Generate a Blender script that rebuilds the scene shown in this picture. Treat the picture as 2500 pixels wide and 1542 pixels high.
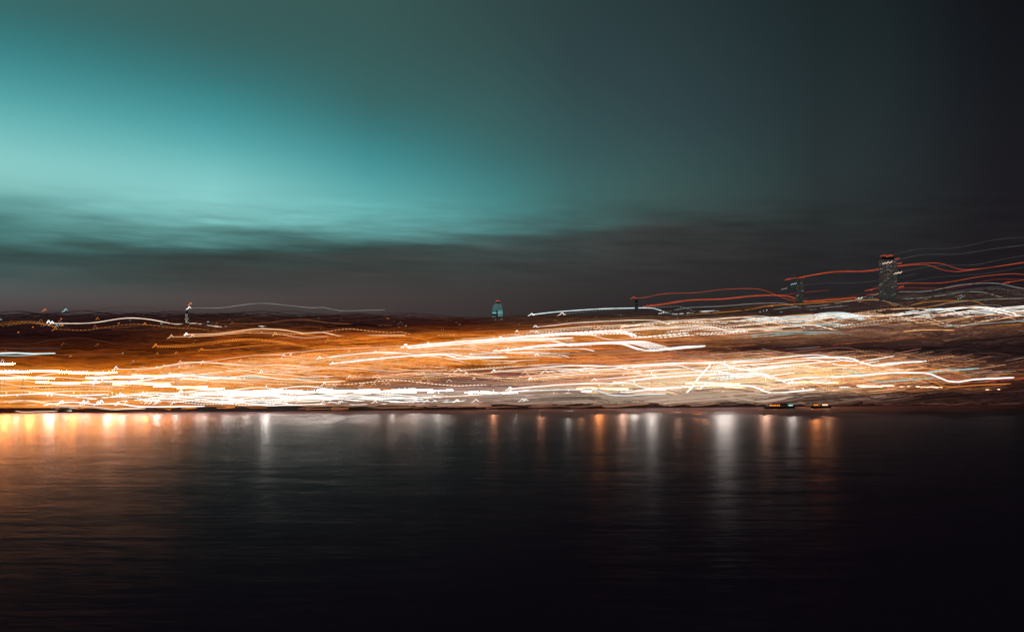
import bpy, math, random
from bisect import bisect_right
random.seed(7)
S = bpy.context.scene
COL = S.collection
for o in list(bpy.data.objects): bpy.data.objects.remove(o)

# ------------------------------------------------------------ camera, sky, exposure
F = 2680.0            # focal length measured in pixels of the 2500 px wide photograph
CAMZ = 60.0           # viewpoint: a terrace 60 m above the river
HOR = 771.0
cd = bpy.data.cameras.new('camera'); cam = bpy.data.objects.new('camera', cd); COL.objects.link(cam)
cam.location = (0, 0, CAMZ); cam.rotation_euler = (math.radians(90), 0, 0)
cd.sensor_width = 36; cd.lens = 36*F/2500; cd.clip_start = 1; cd.clip_end = 60000
S.camera = cam
S.cycles.use_light_tree = False
S.view_settings.view_transform = 'Standard'; S.view_settings.look = 'None'
S.view_settings.exposure = 0; S.view_settings.gamma = 1

def lin(c):
    r = []
    for v in c:
        v /= 255.0
        r.append(v/12.92 if v <= .04045 else ((v+.055)/1.055)**2.4)
    return tuple(r)

def build_world():
    w = bpy.data.worlds.new('World'); S.world = w; w.use_nodes = True
    nt = w.node_tree; N = nt.nodes; L = nt.links
    for n in list(N): N.remove(n)
    out = N.new('ShaderNodeOutputWorld'); bg = N.new('ShaderNodeBackground')
    tc = N.new('ShaderNodeTexCoord'); sp = N.new('ShaderNodeSeparateXYZ'); L.new(tc.outputs['Generated'], sp.inputs[0])
    def M(op, a, b=None, c=None, clamp=False):
        n = N.new('ShaderNodeMath'); n.operation = op; n.use_clamp = clamp
        for i, v in enumerate((a, b, c)):
            if v is None: continue
            if isinstance(v, (int, float)): n.inputs[i].default_value = v
            else: L.new(v, n.inputs[i])
        return n.outputs[0]
    az = M('ARCTAN2', sp.outputs[0], sp.outputs[1])                 # 0 straight over the river, + to the right
    hyp = M('SQRT', M('ADD', M('MULTIPLY', sp.outputs[0], sp.outputs[0]), M('MULTIPLY', sp.outputs[1], sp.outputs[1])))
    el = M('ARCTAN2', sp.outputs[2], hyp)
    # cloud-like stretched noise bends the layers of the dusk sky
    cm = N.new('ShaderNodeCombineXYZ'); L.new(M('MULTIPLY', az, 3.2), cm.inputs[0]); L.new(M('ADD', M('MULTIPLY', el, 30.0), M('MULTIPLY', az, 1.2)), cm.inputs[1])
    def noise(scale, detail, off):
        n = N.new('ShaderNodeTexNoise'); n.inputs['Scale'].default_value = scale; n.inputs['Detail'].default_value = detail
        n.inputs['Roughness'].default_value = .5
        ad = N.new('ShaderNodeVectorMath'); ad.operation = 'ADD'; ad.inputs[1].default_value = (off, off*1.7, off*.3)
        L.new(cm.outputs[0], ad.inputs[0]); L.new(ad.outputs[0], n.inputs['Vector']); return n.outputs[0]
    n1 = noise(1.0, 4, 2.3); n2 = noise(2.6, 3, 9.1)
    # the bending only acts low down, where the cloud bank lies
    low = N.new('ShaderNodeMapRange'); low.inputs['From Min'].default_value = .015; low.inputs['From Max'].default_value = .055
    L.new(el, low.inputs['Value'])
    hi = N.new('ShaderNodeMapRange'); hi.inputs['From Min'].default_value = .115; hi.inputs['From Max'].default_value = .08
    L.new(el, hi.inputs['Value'])
    amt = M('MULTIPLY', low.outputs[0], hi.outputs[0])
    bend = M('ADD', M('MULTIPLY', M('SUBTRACT', n1, .5), .040), M('MULTIPLY', M('SUBTRACT', n2, .5), .034))
    e2 = M('ADD', el, M('MULTIPLY', bend, amt))
    # elevation to 0..1 over 0..0.30 rad
    t = M('DIVIDE', e2, .30, clamp=True)
    def ramp(stops):
        r = N.new('ShaderNodeValToRGB'); r.color_ramp.interpolation = 'B_SPLINE'
        st = sorted((min(max(math.atan((HOR-py)/F)/.30, 0), 1), c) for py, c in stops)
        e = r.color_ramp.elements
        while len(e) > 1: e.remove(e[-1])
        e[0].position = st[0][0]; e[0].color = (*lin(st[0][1]), 1)
        for p, c in st[1:]:
            k = e.new(p); k.color = (*lin(c), 1)
        L.new(t, r.inputs[0]); return r.outputs[0]
    cols = [
     (-1250, [(0,(50,84,82)),(150,(50,110,110)),(300,(84,166,162)),(440,(112,182,176)),(520,(66,124,120)),(600,(52,80,78)),(690,(74,90,88)),(740,(84,78,76)),(771,(60,48,50))]),
     (0,    [(0,(62,102,98)),(90,(56,106,105)),(170,(56,128,130)),(245,(72,150,152)),(315,(96,176,175)),(385,(124,196,192)),(440,(144,208,200)),(495,(128,190,184)),(530,(94,150,146)),(580,(72,122,118)),(625,(52,72,70)),(665,(58,84,82)),(705,(78,88,86)),(740,(86,80,78)),(771,(64,52,54))]),
     (520,  [(0,(58,94,90)),(120,(56,96,93)),(215,(56,120,121)),(285,(64,144,146)),(350,(84,166,167)),(415,(112,190,187)),(490,(144,212,206)),(560,(122,190,184)),(605,(66,110,106)),(640,(50,60,58)),(690,(62,66,64)),(735,(84,76,74)),(771,(62,52,52))]),
     (900,  [(0,(56,88,84)),(130,(56,92,88)),(250,(58,102,100)),(320,(58,120,121)),(385,(64,142,144)),(445,(80,160,161)),(510,(108,182,178)),(545,(104,174,170)),(590,(66,104,100)),(615,(56,76,74)),(650,(54,62,60)),(720,(72,66,64)),(771,(66,56,56))]),
     (1200, [(0,(50,72,72)),(160,(54,82,80)),(300,(58,98,96)),(390,(60,110,110)),(470,(68,134,134)),(530,(82,144,141)),(570,(70,98,96)),(600,(62,74,72)),(650,(56,62,60)),(720,(62,58,56)),(771,(58,50,50))]),
     (1400, [(0,(44,63,64)),(200,(50,70,72)),(380,(57,90,90)),(480,(64,108,105)),(530,(62,94,91)),(562,(57,66,64)),(650,(54,57,56)),(720,(54,50,50)),(771,(48,42,42))]),
     (1600, [(0,(40,56,58)),(150,(46,64,66)),(300,(50,70,74)),(420,(58,86,84)),(490,(62,88,85)),(530,(58,70,68)),(560,(56,60,58)),(620,(54,54,54)),(720,(46,44,44)),(771,(44,38,40))]),
     (2000, [(0,(28,38,40)),(200,(34,46,48)),(400,(42,52,54)),(500,(44,52,52)),(560,(40,44,44)),(650,(38,38,40)),(771,(38,34,36))]),
     (2500, [(0,(18,18,22)),(200,(21,23,27)),(400,(27,27,31)),(600,(30,27,31)),(771,(30,24,28))]),
    ]
    cur = None
    for i, (px, st) in enumerate(cols):
        c = ramp(st)
        if cur is None: cur = c; prev = px; continue
        a0 = math.atan((prev-1250)/F); a1 = math.atan((px-1250)/F)
        mr = N.new('ShaderNodeMapRange'); mr.interpolation_type = 'SMOOTHSTEP' if i in (1, 8) else 'LINEAR'
        mr.inputs['From Min'].default_value = a0; mr.inputs['From Max'].default_value = a1
        L.new(az, mr.inputs['Value'])
        mx = N.new('ShaderNodeMix'); mx.data_type = 'RGBA'; L.new(mr.outputs[0], mx.inputs[0])
        L.new(cur, mx.inputs[6]); L.new(c, mx.inputs[7]); cur = mx.outputs[2]; prev = px
    # faint thin streaks of cloud
    n3 = noise(5.0, 3, 21.0)
    k = M('ADD', 1.0, M('MULTIPLY', M('MULTIPLY', M('SUBTRACT', n3, .5), amt), .9))
    vm = N.new('ShaderNodeVectorMath'); vm.operation = 'SCALE'; L.new(cur, vm.inputs[0]); L.new(k, vm.inputs['Scale'])
    # what daylight is left after sunset
    sky = N.new('ShaderNodeTexSky'); sky.sky_type = 'NISHITA'; sky.sun_disc = False
    sky.sun_elevation = math.radians(-6); sky.sun_rotation = math.radians(-35)
    tn = N.new('ShaderNodeVectorMath'); tn.operation = 'MULTIPLY'; tn.inputs[1].default_value = (.98,.97,1.0); L.new(vm.outputs[0], tn.inputs[0]); vm = tn
    s2 = N.new('ShaderNodeVectorMath'); s2.operation = 'SCALE'; s2.inputs['Scale'].default_value = .05; L.new(sky.outputs[0], s2.inputs[0])
    add = N.new('ShaderNodeVectorMath'); add.operation = 'ADD'; L.new(vm.outputs[0], add.inputs[0]); L.new(s2.outputs[0], add.inputs[1])
    L.new(add.outputs[0], bg.inputs[0]); bg.inputs[1].default_value = 1.0
    L.new(bg.outputs[0], out.inputs[0])
build_world()

# ------------------------------------------------------------ materials
MATS = {}
def emis(name, rgb, k=1.0, lamp=False):
    if name in MATS: return MATS[name]
    m = bpy.data.materials.new(name); m.use_nodes = True; nt = m.node_tree
    for n in list(nt.nodes): nt.nodes.remove(n)
    o = nt.nodes.new('ShaderNodeOutputMaterial'); e = nt.nodes.new('ShaderNodeEmission')
    e.inputs[0].default_value = (*lin(rgb), 1)
    tc = nt.nodes.new('ShaderNodeNewGeometry'); no = nt.nodes.new('ShaderNodeTexNoise')
    no.inputs['Scale'].default_value = .035; no.inputs['Detail'].default_value = 2
    nt.links.new(tc.outputs['Position'], no.inputs['Vector'])
    mr = nt.nodes.new('ShaderNodeMapRange'); mr.inputs['From Min'].default_value = .3; mr.inputs['From Max'].default_value = .7
    mr.inputs['To Min'].default_value = .72*k; mr.inputs['To Max'].default_value = 1.28*k
    nt.links.new(no.outputs[0], mr.inputs['Value']); nt.links.new(mr.outputs[0], e.inputs[1])
    nt.links.new(e.outputs[0], o.inputs[0]); MATS[name] = m
    m.cycles.emission_sampling = 'AUTO' if lamp else 'NONE'     # only the added light bars and boat lamps are sampled directly
    return m
def surf(name, rgb, rough=.8, var=.25, scale=.2, metal=0.0):
    if name in MATS: return MATS[name]
    m = bpy.data.materials.new(name); m.use_nodes = True; nt = m.node_tree
    b = nt.nodes['Principled BSDF']; b.inputs['Roughness'].default_value = rough; b.inputs['Metallic'].default_value = metal
    no = nt.nodes.new('ShaderNodeTexNoise'); no.inputs['Scale'].default_value = scale; no.inputs['Detail'].default_value = 4
    g = nt.nodes.new('ShaderNodeNewGeometry'); nt.links.new(g.outputs['Position'], no.inputs['Vector'])
    r = nt.nodes.new('ShaderNodeValToRGB')
    r.color_ramp.elements[0].position = .3; r.color_ramp.elements[1].position = .7
    r.color_ramp.elements[0].color = (*[v*(1-var) for v in rgb], 1); r.color_ramp.elements[1].color = (*[v*(1+var) for v in rgb], 1)
    nt.links.new(no.outputs[0], r.inputs[0]); nt.links.new(r.outputs[0], b.inputs['Base Color'])
    MATS[name] = m; return m
PAL = {  # light colours: sRGB, strength
 'W': ((255,250,242), 1.5), 'C': ((222,242,242), 1.35), 'T': ((150,205,206), 1.0), 'P': ((255,198,152), 1.0),
 'O': ((242,138,52), 1.0), 'A': ((206,132,50), .8), 'R': ((218,88,52), .8), 'r': ((170,60,38), .75),
 'G': ((150,154,150), .75), 'g': ((84,84,84), .7), 'B': ((150,88,56), .7), 'b': ((92,52,38), .7), 'Y': ((255,176,104), 1.2), 'S': ((255,226,200), 1.2), 'H': ((255,214,176), 1.25)}
WORDS = {'W':'white','C':'cool white','T':'pale teal','P':'peach','O':'orange','A':'amber','R':'red','r':'dim red','G':'grey','g':'faint grey','B':'brown','b':'faint brown','Y':'golden','S':'warm white','H':'white'}
def LM(c):
    if c[-1] == '+': return emis('street_'+WORDS[c[0]].replace(' ', '_')+c[0], PAL[c[0]][0], {'H': 1.5, 'P': 1.2}.get(c[0], 2.0))
    return emis('light_'+WORDS[c].replace(' ', '_'), *PAL[c])

# ------------------------------------------------------------ mesh helpers
class MB:
    def __init__(s): s.v = []; s.f = []; s.m = []; s.mats = []
    def mi(s, mat):
        if mat not in s.mats: s.mats.append(mat)
        return s.mats.index(mat)
    def box(s, c, d, mat, taper=1.0):
        x, y, z = c; a, b, h = d[0]/2, d[1]/2, d[2]; k = len(s.v); t = taper
        s.v += [(x-a,y-b,z),(x+a,y-b,z),(x+a,y+b,z),(x-a,y+b,z),(x-a*t,y-b*t,z+h),(x+a*t,y-b*t,z+h),(x+a*t,y+b*t,z+h),(x-a*t,y+b*t,z+h)]
        F_ = [(3,2,1,0),(4,5,6,7),(0,1,5,4),(1,2,6,5),(2,3,7,6),(3,0,4,7)]
        s.f += [tuple(k+i for i in f) for f in F_]; s.m += [s.mi(mat)]*6
    def tube(s, pts, rad, mat, n=5, squash=1.0):
        k = len(s.v); i_m = s.mi(mat); P = len(pts)
        for j, (x, y, z) in enumerate(pts):
            a = pts[max(j-1, 0)]; b = pts[min(j+1, P-1)]
            dx, dy, dz = b[0]-a[0], b[1]-a[1], b[2]-a[2]; l = math.sqrt(dx*dx+dy*dy+dz*dz) or 1
            dx /= l; dy /= l; dz /= l
            # frame: side roughly along depth, up across the run
            sx, sy, sz = -dy, dx, 0.0; sl = math.hypot(sx, sy)
            if sl < 1e-4: sx, sy, sl = 0.0, 1.0, 1.0
            sx /= sl; sy /= sl
            ux, uy, uz = dy*0-dz*sy, dz*sx-dx*0, dx*sy-dy*sx
            r = rad[j] if isinstance(rad, (list, tuple)) else rad
            for q in range(n):
                A = 2*math.pi*(q+.5)/n; ca = math.cos(A)*r*squash; sa = math.sin(A)*r
                s.v.append((x+sx*ca+ux*sa, y+sy*ca+uy*sa, z+uz*sa))
        for j in range(P-1):
            for q in range(n):
                a = k+j*n+q; b = k+j*n+(q+1) % n
                s.f.append((a, b, b+n, a+n)); s.m.append(i_m)
        s.f.append(tuple(k+q for q in range(n))[::-1]); s.f.append(tuple(k+(P-1)*n+q for q in range(n))); s.m += [i_m, i_m]
    def lathe(s, c, prof, mat, n=20, sx=1.0, sy=1.0):
        k = len(s.v); i_m = s.mi(mat)
        for r, z in prof:
            for q in range(n):
                A = 2*math.pi*q/n; s.v.append((c[0]+r*sx*math.cos(A), c[1]+r*sy*math.sin(A), c[2]+z))
        for j in range(len(prof)-1):
            for q in range(n):
                a = k+j*n+q; b = k+j*n+(q+1) % n; s.f.append((a, b, b+n, a+n)); s.m.append(i_m)
        s.f.append(tuple(k+q for q in range(n))[::-1]); s.f.append(tuple(k+(len(prof)-1)*n+q for q in range(n))); s.m += [i_m, i_m]
    def prism(s, c, outline, w, mat):       # outline in x,z ; w thickness along y
        k = len(s.v); n = len(outline); i_m = s.mi(mat)
        for sy in (-w/2, w/2):
            for x, z in outline: s.v.append((c[0]+x, c[1]+sy, c[2]+z))
        s.f.append(tuple(k+i for i in range(n))); s.f.append(tuple(k+n+i for i in range(n))[::-1]); s.m += [i_m]*2
        for i in range(n):
            j = (i+1) % n; s.f.append((k+i, k+n+i, k+n+j, k+j)); s.m.append(i_m)
    def build(s, name, parent=None, smooth=False, origin=None):
        ox = origin or (0, 0, 0)
        me = bpy.data.meshes.new(name); me.from_pydata([(a-ox[0], b-ox[1], c-ox[2]) for a, b, c in s.v], [], s.f)
        for m in s.mats: me.materials.append(m)
        me.polygons.foreach_set('material_index', s.m)
        if smooth: me.polygons.foreach_set('use_smooth', [True]*len(s.f))
        me.update(); o = bpy.data.objects.new(name, me); COL.objects.link(o)
        if parent: o.parent = parent
        o.location = ox
        return o
def tag(o, label=None, cat=None, group=None, kind=None):
    if label: o['label'] = label
    if cat: o['category'] = cat
    if group: o['group'] = group
    if kind: o['kind'] = kind
    return o
def empty(name, loc, label, cat, group=None):
    o = bpy.data.objects.new(name, None); COL.objects.link(o); o.location = loc; return tag(o, label, cat, group)
def copy_tree(o, parent=None):
    c = o.copy(); COL.objects.link(c); c.parent = parent
    for ch in list(o.children): copy_tree(ch, c)
    return c

# ------------------------------------------------------------ terrain of the far bank
def interp(tab, x):
    if x <= tab[0][0]: return tab[0][1]
    for (a, va), (b, vb) in zip(tab, tab[1:]):
        if x <= b: return va+(vb-va)*(x-a)/(b-a)
    return tab[-1][1]
SH = [(-3000,676),(-340,678),(-180,690),(-10,708),(170,728),(340,752),(3000,800)]
def shore(x): return interp(SH, x)
ZT = [(0,3.0),(40,3.2),(150,3.6),(300,4.6),(420,7.5),(800,15.5),(1300,29),(1800,41),(2500,55),(3100,59),(3600,56),(6000,30)]
def terr(x, y):
    d = y-shore(x)
    z = interp(ZT, d)
    u = x/max(y, 1)
    hill = max(0, min(1, (u+.02)/.5)); f = max(0, min(1, (d-500)/2300)); f = f*f*(3-2*f)
    z += hill*38*f
    z += 1.5*math.sin(x*.0041+y*.003)*f-14*math.exp(-((u+.02)/.13)**2)*max(0, min(1, (d-1500)/1200))
    return z
def px2x(px, Y): return (px-1250)/F*Y
def px2z(py, Y): return CAMZ-(py-HOR)/F*Y
def depth_at(px, py, lift):
    Y = 660.0
    while Y < 3650:
        x = px2x(px, Y)
        if px2z(py, Y) <= (terr(x, Y) if Y > shore(x) else 0)+lift: return Y
        Y += 6
    return None
def P3(px, py, Y): return (px2x(px, Y), Y, px2z(py, Y))

def build_ground():
    g = surf('dark_city_ground', (.05,.035,.028), .95, .5, .02)
    b = MB(); xs = [-6000,-4000,-2600]+[i*80 for i in range(-24, 25)]+[2600,4000,6000]
    ds = [0.0,20,40,80,150,220,300,420,560,700,900,1100,1300,1550,1800,2100,2500,2800,3100,3400,3800,4600,6000]
    for d in ds:
        for x in xs:
            y = shore(x)+d; b.v.append((x, y, terr(x, y)-.02))
    n = len(xs)
    for j in range(len(ds)-1):
        for i in range(n-1): b.f.append((j*n+i, j*n+i+1, (j+1)*n+i+1, (j+1)*n+i))
    b.mats = [g]; b.m = [0]*len(b.f)
    tag(b.build('hillside', smooth=True), kind='structure')
    # embankment wall with a coping and a quay walk
    st = surf('embankment_stone', (.10,.075,.06), .85, .3, .6)
    b = MB(); xs = [i*20 for i in range(-60, 61)]
    prof = [(-.8,-2),(-.5,2.6),(-.7,2.62),(-.7,3.1),(.5,3.1),(.5,-2)]
    for x in xs:
        for dy, z in prof: b.v.append((x, shore(x)+dy, z))
    n = len(prof)
    for i in range(len(xs)-1):
        for j in range(n):
            k = (j+1) % n; b.f.append((i*n+j, i*n+k, (i+1)*n+k, (i+1)*n+j))
    b.mats = [st]; b.m = [0]*len(b.f)
    tag(b.build('embankment_wall'), 'long dark stone embankment wall along the far waterline', 'wall')
    rd = surf('quay_road_asphalt', (.05,.047,.045), .6, .3, .4)
    b = MB()
    for x in xs:
        for dy in (6.0, 18.0): b.v.append((x, shore(x)+dy, terr(x, shore(x)+dy)+.06))
    for i in range(len(xs)-1): b.f.append((2*i, 2*i+2, 2*i+3, 2*i+1))
    b.mats = [rd]; b.m = [0]*len(b.f)
    tag(b.build('quay_road'), kind='structure')
build_ground()

def build_water():
    m = bpy.data.materials.new('river_water'); m.use_nodes = True; nt = m.node_tree; L = nt.links; N = nt.nodes
    for n in list(N): N.remove(n)
    out = N.new('ShaderNodeOutputMaterial'); b = N.new('ShaderNodeBsdfAnisotropic'); b.distribution = 'GGX'
    b.inputs['Color'].default_value = (1.0, .71, .64, 1)          # warm reflection tone put into the gloss colour, mutes the teal sky
    df = N.new('ShaderNodeBsdfDiffuse'); df.inputs[0].default_value = (.11,.03,.06,1)
    fr = N.new('ShaderNodeFresnel'); fr.inputs['IOR'].default_value = WATER_IOR
    pw = N.new('ShaderNodeMath'); pw.operation = 'POWER'; L.new(fr.outputs[0], pw.inputs[0]); pw.inputs[1].default_value = 1.72
    ml = N.new('ShaderNodeMath'); ml.operation = 'MULTIPLY'; ml.use_clamp = True; L.new(pw.outputs[0], ml.inputs[0]); ml.inputs[1].default_value = 2.6   # wave troughs hide each other
    mx = N.new('ShaderNodeMixShader'); L.new(ml.outputs[0], mx.inputs[0]); L.new(df.outputs[0], mx.inputs[1]); L.new(b.outputs[0], mx.inputs[2]); L.new(mx.outputs[0], out.inputs[0])
    tc = N.new('ShaderNodeNewGeometry')
    def layer(sx, sy, detail, rot, ax, ay):          # wave slopes: long crests along the bank
        mp = N.new('ShaderNodeMapping'); mp.inputs['Scale'].default_value = (sx, sy, 1); mp.inputs['Rotation'].default_value = (0,0,rot)
        L.new(tc.outputs['Position'], mp.inputs[0]); n = N.new('ShaderNodeTexNoise'); n.inputs['Scale'].default_value = 1
        n.inputs['Detail'].default_value = detail; n.inputs['Roughness'].default_value = .55; L.new(mp.outputs[0], n.inputs['Vector'])
        sb = N.new('ShaderNodeVectorMath'); sb.operation = 'SUBTRACT'; sb.inputs[1].default_value = (.5,.5,.5); L.new(n.outputs['Color'], sb.inputs[0])
        ml2 = N.new('ShaderNodeVectorMath'); ml2.operation = 'MULTIPLY'; ml2.inputs[1].default_value = (ax, ay, 0); L.new(sb.outputs[0], ml2.inputs[0]); return ml2.outputs[0]
    def add(a_, b_):
        n = N.new('ShaderNodeVectorMath'); n.operation = 'ADD'; L.new(a_, n.inputs[0])
        if isinstance(b_, tuple): n.inputs[1].default_value = b_
        else: L.new(b_, n.inputs[1])
        return n.outputs[0]
    v = add(add(layer(.03,.30,2,.06,.04,.16), layer(.15,1.1,2,-.07,.09,.25)), add(layer(.012,.06,2,.03,.02,.06), (0,0,1)))
    nn = N.new('ShaderNodeVectorMath'); nn.operation = 'NORMALIZE'; L.new(v, nn.inputs[0]); L.new(nn.outputs[0], b.inputs['Normal'])
    b.inputs['Roughness'].default_value = .35
    g = MB(); g.v = [(-7000,-400,0),(7000,-400,0),(7000,900,0),(-7000,900,0)]; g.f = [(0,1,2,3)]; g.m = [0]; g.mats = [m]
    tag(g.build('river_water'), kind='structure')
WATER_IOR = 1.05
build_water()

# ------------------------------------------------------------ light trails
TL = [(0,0),(70,1),(130,-4),(180,-10),(220,-11),(290,-1),(330,0),(365,3),(410,8),(440,7),(490,6)]
TM = [(0,0),(60,-5),(110,-9),(165,-13),(230,-16),(290,-16),(325,-5),(350,-2),(385,-4),(420,-8),(465,-11)]
TR = [(0,0),(60,-7),(115,-13),(185,-17),(275,-30),(335,-36),(380,-34),(425,-18),(460,-14),(500,-20),(565,-36)]
HL = [(-10,5),(-6,2),(-4,2),(-1,-4),(1,-6),(3,-2),(6,0)]
HM = [(-12,4),(-5,1),(-1,-4),(2,-4),(5,1),(9,0)]
HR = [(-15,5),(-8,1),(-6,3),(-1,-1),(2,2),(8,-3)]
def mixt(a, b, t): return [(x0+(x1-x0)*t, y0+(y1-y0)*t) for (x0, y0), (x1, y1) in zip(a, b)]
def template(px, py):
    if px < 1300: t = mixt(TL, TM, max(0, min(1, (px-550)/750)))
    else: t = mixt(TM, TR, max(0, min(1, (px-1300)/600)))
    if px > 1500 and py > 850:
        k = min(1, (px-1500)/300)*min(1, (py-850)/60)*.6
        t = mixt(t, TM, k)
    return t
def hook(px):
    return HL if px < 900 else HM if px < 1550 else HR
def smooth(pts, step=14):
    out = []
    for i in range(len(pts)-1):
        p0 = pts[max(i-1, 0)]; p1 = pts[i]; p2 = pts[i+1]; p3 = pts[min(i+2, len(pts)-1)]
        n = max(1, int(abs(p2[0]-p1[0])/step))
        for j in range(n):
            t = j/n; t2 = t*t; t3 = t2*t
            out.append(tuple(.5*((2*p1[k])+(-p0[k]+p2[k])*t+(2*p0[k]-5*p1[k]+4*p2[k]-p3[k])*t2+(-p0[k]+3*p1[k]-3*p2[k]+p3[k])*t3) for k in (0, 1)))
    out.append(tuple(pts[-1])); return out
def add_path(b, pts, Y, w, mat, dash=None, n=5, fade=True):
    q = smooth(pts)
    r = w/2*Y/F
    def rd(i, m): return r*(1.0 if not fade else (.55 if i == m-1 else 1.0))
    if not dash:
        b.tube([P3(x, y, Y) for x, y in q], [rd(i, len(q)) for i in range(len(q))], mat, n)
        return
    on, off = dash; x = q[0][0]; end = q[-1][0]
    def at(xx):
        for a, c in zip(q, q[1:]):
            if xx <= c[0]: return (xx, a[1]+(c[1]-a[1])*(xx-a[0])/max(c[0]-a[0], 1e-6))
        return q[-1]
    line = []; rad = []                 # one continuous strand, thin between the bright dashes
    while x < end:
        e2 = min(x+on, end)
        for xx, k in ((x, .25), (x+.12*on, 1.0), (e2-.12*on, 1.0), (e2, .25)): line.append(P3(*at(xx), Y)); rad.append(r*k)
        x += on+off
    b.tube(line, rad, mat, 4)
USED = 0
ORD = 'first second third fourth fifth sixth seventh eighth ninth tenth eleventh twelfth thirteenth fourteenth fifteenth sixteenth seventeenth eighteenth nineteenth'.split()
def ordn(i):
    if i < 19: return ORD[i]
    t, u = divmod(i+1, 10); return {2:'twent',3:'thirt',4:'fort'}[t]+('ieth' if u == 0 else 'y-'+ORD[u-1])
CARD = ['zero','one','two','three','four','five','six','seven','eight']
def trail(pts, c, w, label, dash=None, head=True, group=None, lift=14, Y=None, par=None, headc=None):
    """one light trail: a glowing tube at its lamp's distance, a bright head where the lamp stood"""
    global USED; USED += 1
    if Y is None: Y = depth_at(sum(p[0] for p in pts)/len(pts), max(p[1] for p in pts[:3]), lift) or 2900+random.uniform(-60, 60)
    if par:
        for k in range(par[0]):
            lb = ORD[k].capitalize()+' of the '+CARD[par[0]]+' strands: '+label
            o = trail([(x+par[1]*k, y+par[2]*k) for x, y in pts], c, w, ' '.join(lb.split()[:16]), dash, head and k == 0, 'strands: '+label, lift, Y, None, headc)
        return o
    b = MB(); org = P3(pts[0][0], pts[0][1], Y)
    Y = max(Y, shore(px2x(pts[0][0], Y))+2); org = P3(pts[0][0], pts[0][1], Y)
    near = Y < shore(px2x(pts[0][0], Y))+130 and c in 'WSCHP' and pts[0][0] < 1150
    add_path(b, pts, Y, w*(.62 if near and c != 'H' else .5 if near else .55 if c in 'Rr' else .72), LM(c+('+' if near else '')), dash)
    o = b.build('light_trail', origin=org, smooth=True); tag(o, label, 'light trail', group)
    if head:
        h = MB(); hw = max(1.7, w*.85); hs = .62+.5*((USED*37) % 11)/11
        hp = [(pts[0][0]+x*hs, pts[0][1]+y*hs*(.8+.04*(USED % 9))) for x, y in hook(pts[0][0])]
        h.tube([P3(x, y, Y-.5) for x, y in hp], [hw/2*Y/F*k for k in (.5,.9,1,1.1,1,.8,.5)[:len(hp)]], LM(headc or ('W' if c in 'WCSTG' else c)), 5)
        ho = h.build('lamp_glow', origin=org, smooth=True); ho.parent = o; ho.location = (0, 0, 0)
    return o
def ttrail(px, py, c, w, label, s=1.0, **k):
    t = [(px+x*s, py+y*s) for x, y in template(px, py)]
    return trail(t, c, w, label, **k)

T = trail
# --- left: skyline and upper hillside
T([(462,752),(480,751),(540,751),(600,743),(645,740),(700,745),(760,751),(790,750),(830,758),(900,757),(940,756)],'G',1.6,'thin pale trail alone in the sky, leaving the slim left tower top', Y=2500)
T([(127,789),(200,789),(240,786),(290,778),(325,776),(370,780),(430,791),(475,789),(520,796),(560,797),(650,796)],'S',2.4,'long smooth white wavy trail topmost over the dark left hillside')
T([(0,793),(50,786),(90,787),(130,795),(170,802),(205,805),(250,801),(300,809),(340,809),(430,809)],'A',2.2,'dashed amber trail entering at the left edge under the skyline',dash=(7,3),head=False,par=(2,6,3))
T([(-20,790),(40,784),(80,784),(120,790),(165,797),(210,799),(260,797),(310,803),(380,803)],'B',1.5,'thin brown strand running just above the dashed amber trail at left',head=False)
T([(135,803),(205,806),(240,801),(300,793),(345,791),(420,800),(470,800),(520,808),(600,809)],'A',1.8,'dashed amber trail that starts below the long white wavy one',dash=(6,4))
T([(232,800),(300,799),(350,792),(400,795),(450,803),(500,802),(560,811)],'B',1.5,'brown strand with an orange head crossing under the white wavy trail')
T([(110,757),(200,758),(260,752),(310,748),(360,752),(430,763),(490,763),(560,770),(680,771)],'b',1.3,'very faint dashed strand in the haze above the left hillside',dash=(8,5),headc='O')
T([(160,758),(230,757),(300,750),(350,750),(430,758),(540,766)],'b',1.2,'very faint dashed strand led by a small cool hook at left skyline',dash=(6,5),headc='T')
T([(455,816),(520,815),(560,811),(620,803),(660,803),(700,806),(740,813),(790,811),(830,820),(880,819),(990,818)],'P',4.0,'broad peach trail sweeping right from the slim left tower foot',headc='W')
T([(470,820),(540,817),(590,810),(640,808),(700,813),(760,818),(830,826),(900,822)],'O',2.0,'orange strand hugging the lower edge of the broad peach trail',headc='S')
T([(418,822),(440,822),(500,820),(560,815),(620,812),(680,815),(740,824),(800,820)],'P',1.6,'thin peach strand starting left of the tower foot lights')
T([(380,844),(430,843),(480,840),(540,831),(600,827),(650,829),(700,835),(760,847),(830,846),(900,842)],'O',3.2,'grainy orange trail below the broad peach one, led by hooks',dash=(4,2),par=(2,4,3.4))
T([(520,838),(560,832),(610,827),(660,832),(720,842),(790,850),(860,852)],'O',2.4,'orange dashed strand woven under the grainy orange trail',dash=(6,3),head=False)
T([(492,854),(540,852),(600,846),(650,842),(720,838)],'O',1.8,'thin orange strand trailing from three small orange hooks')
T([(0,839),(80,838),(130,829),(190,824),(240,831),(290,840),(350,838),(400,844)],'b',1.8,'thin brown wave alone on the dark left slope',head=False)
T([(0,862),(40,861),(80,863),(135,862)],'C',4.4,'short thick cool white bar at the left edge above the orange band',head=False)
T([(0,867),(50,868),(100,864),(128,863)],'T',2.4,'short pale teal bar right under the thick cool white one',head=False)
T([(135,865),(170,867),(230,865),(300,863)],'B',1.8,'thin brown line continuing from the cool bar at the left edge',head=False)
T([(0,849),(60,850),(150,850)],'g',1.6,'faint grey line on the left slope above the cool bar',head=False)
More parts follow.
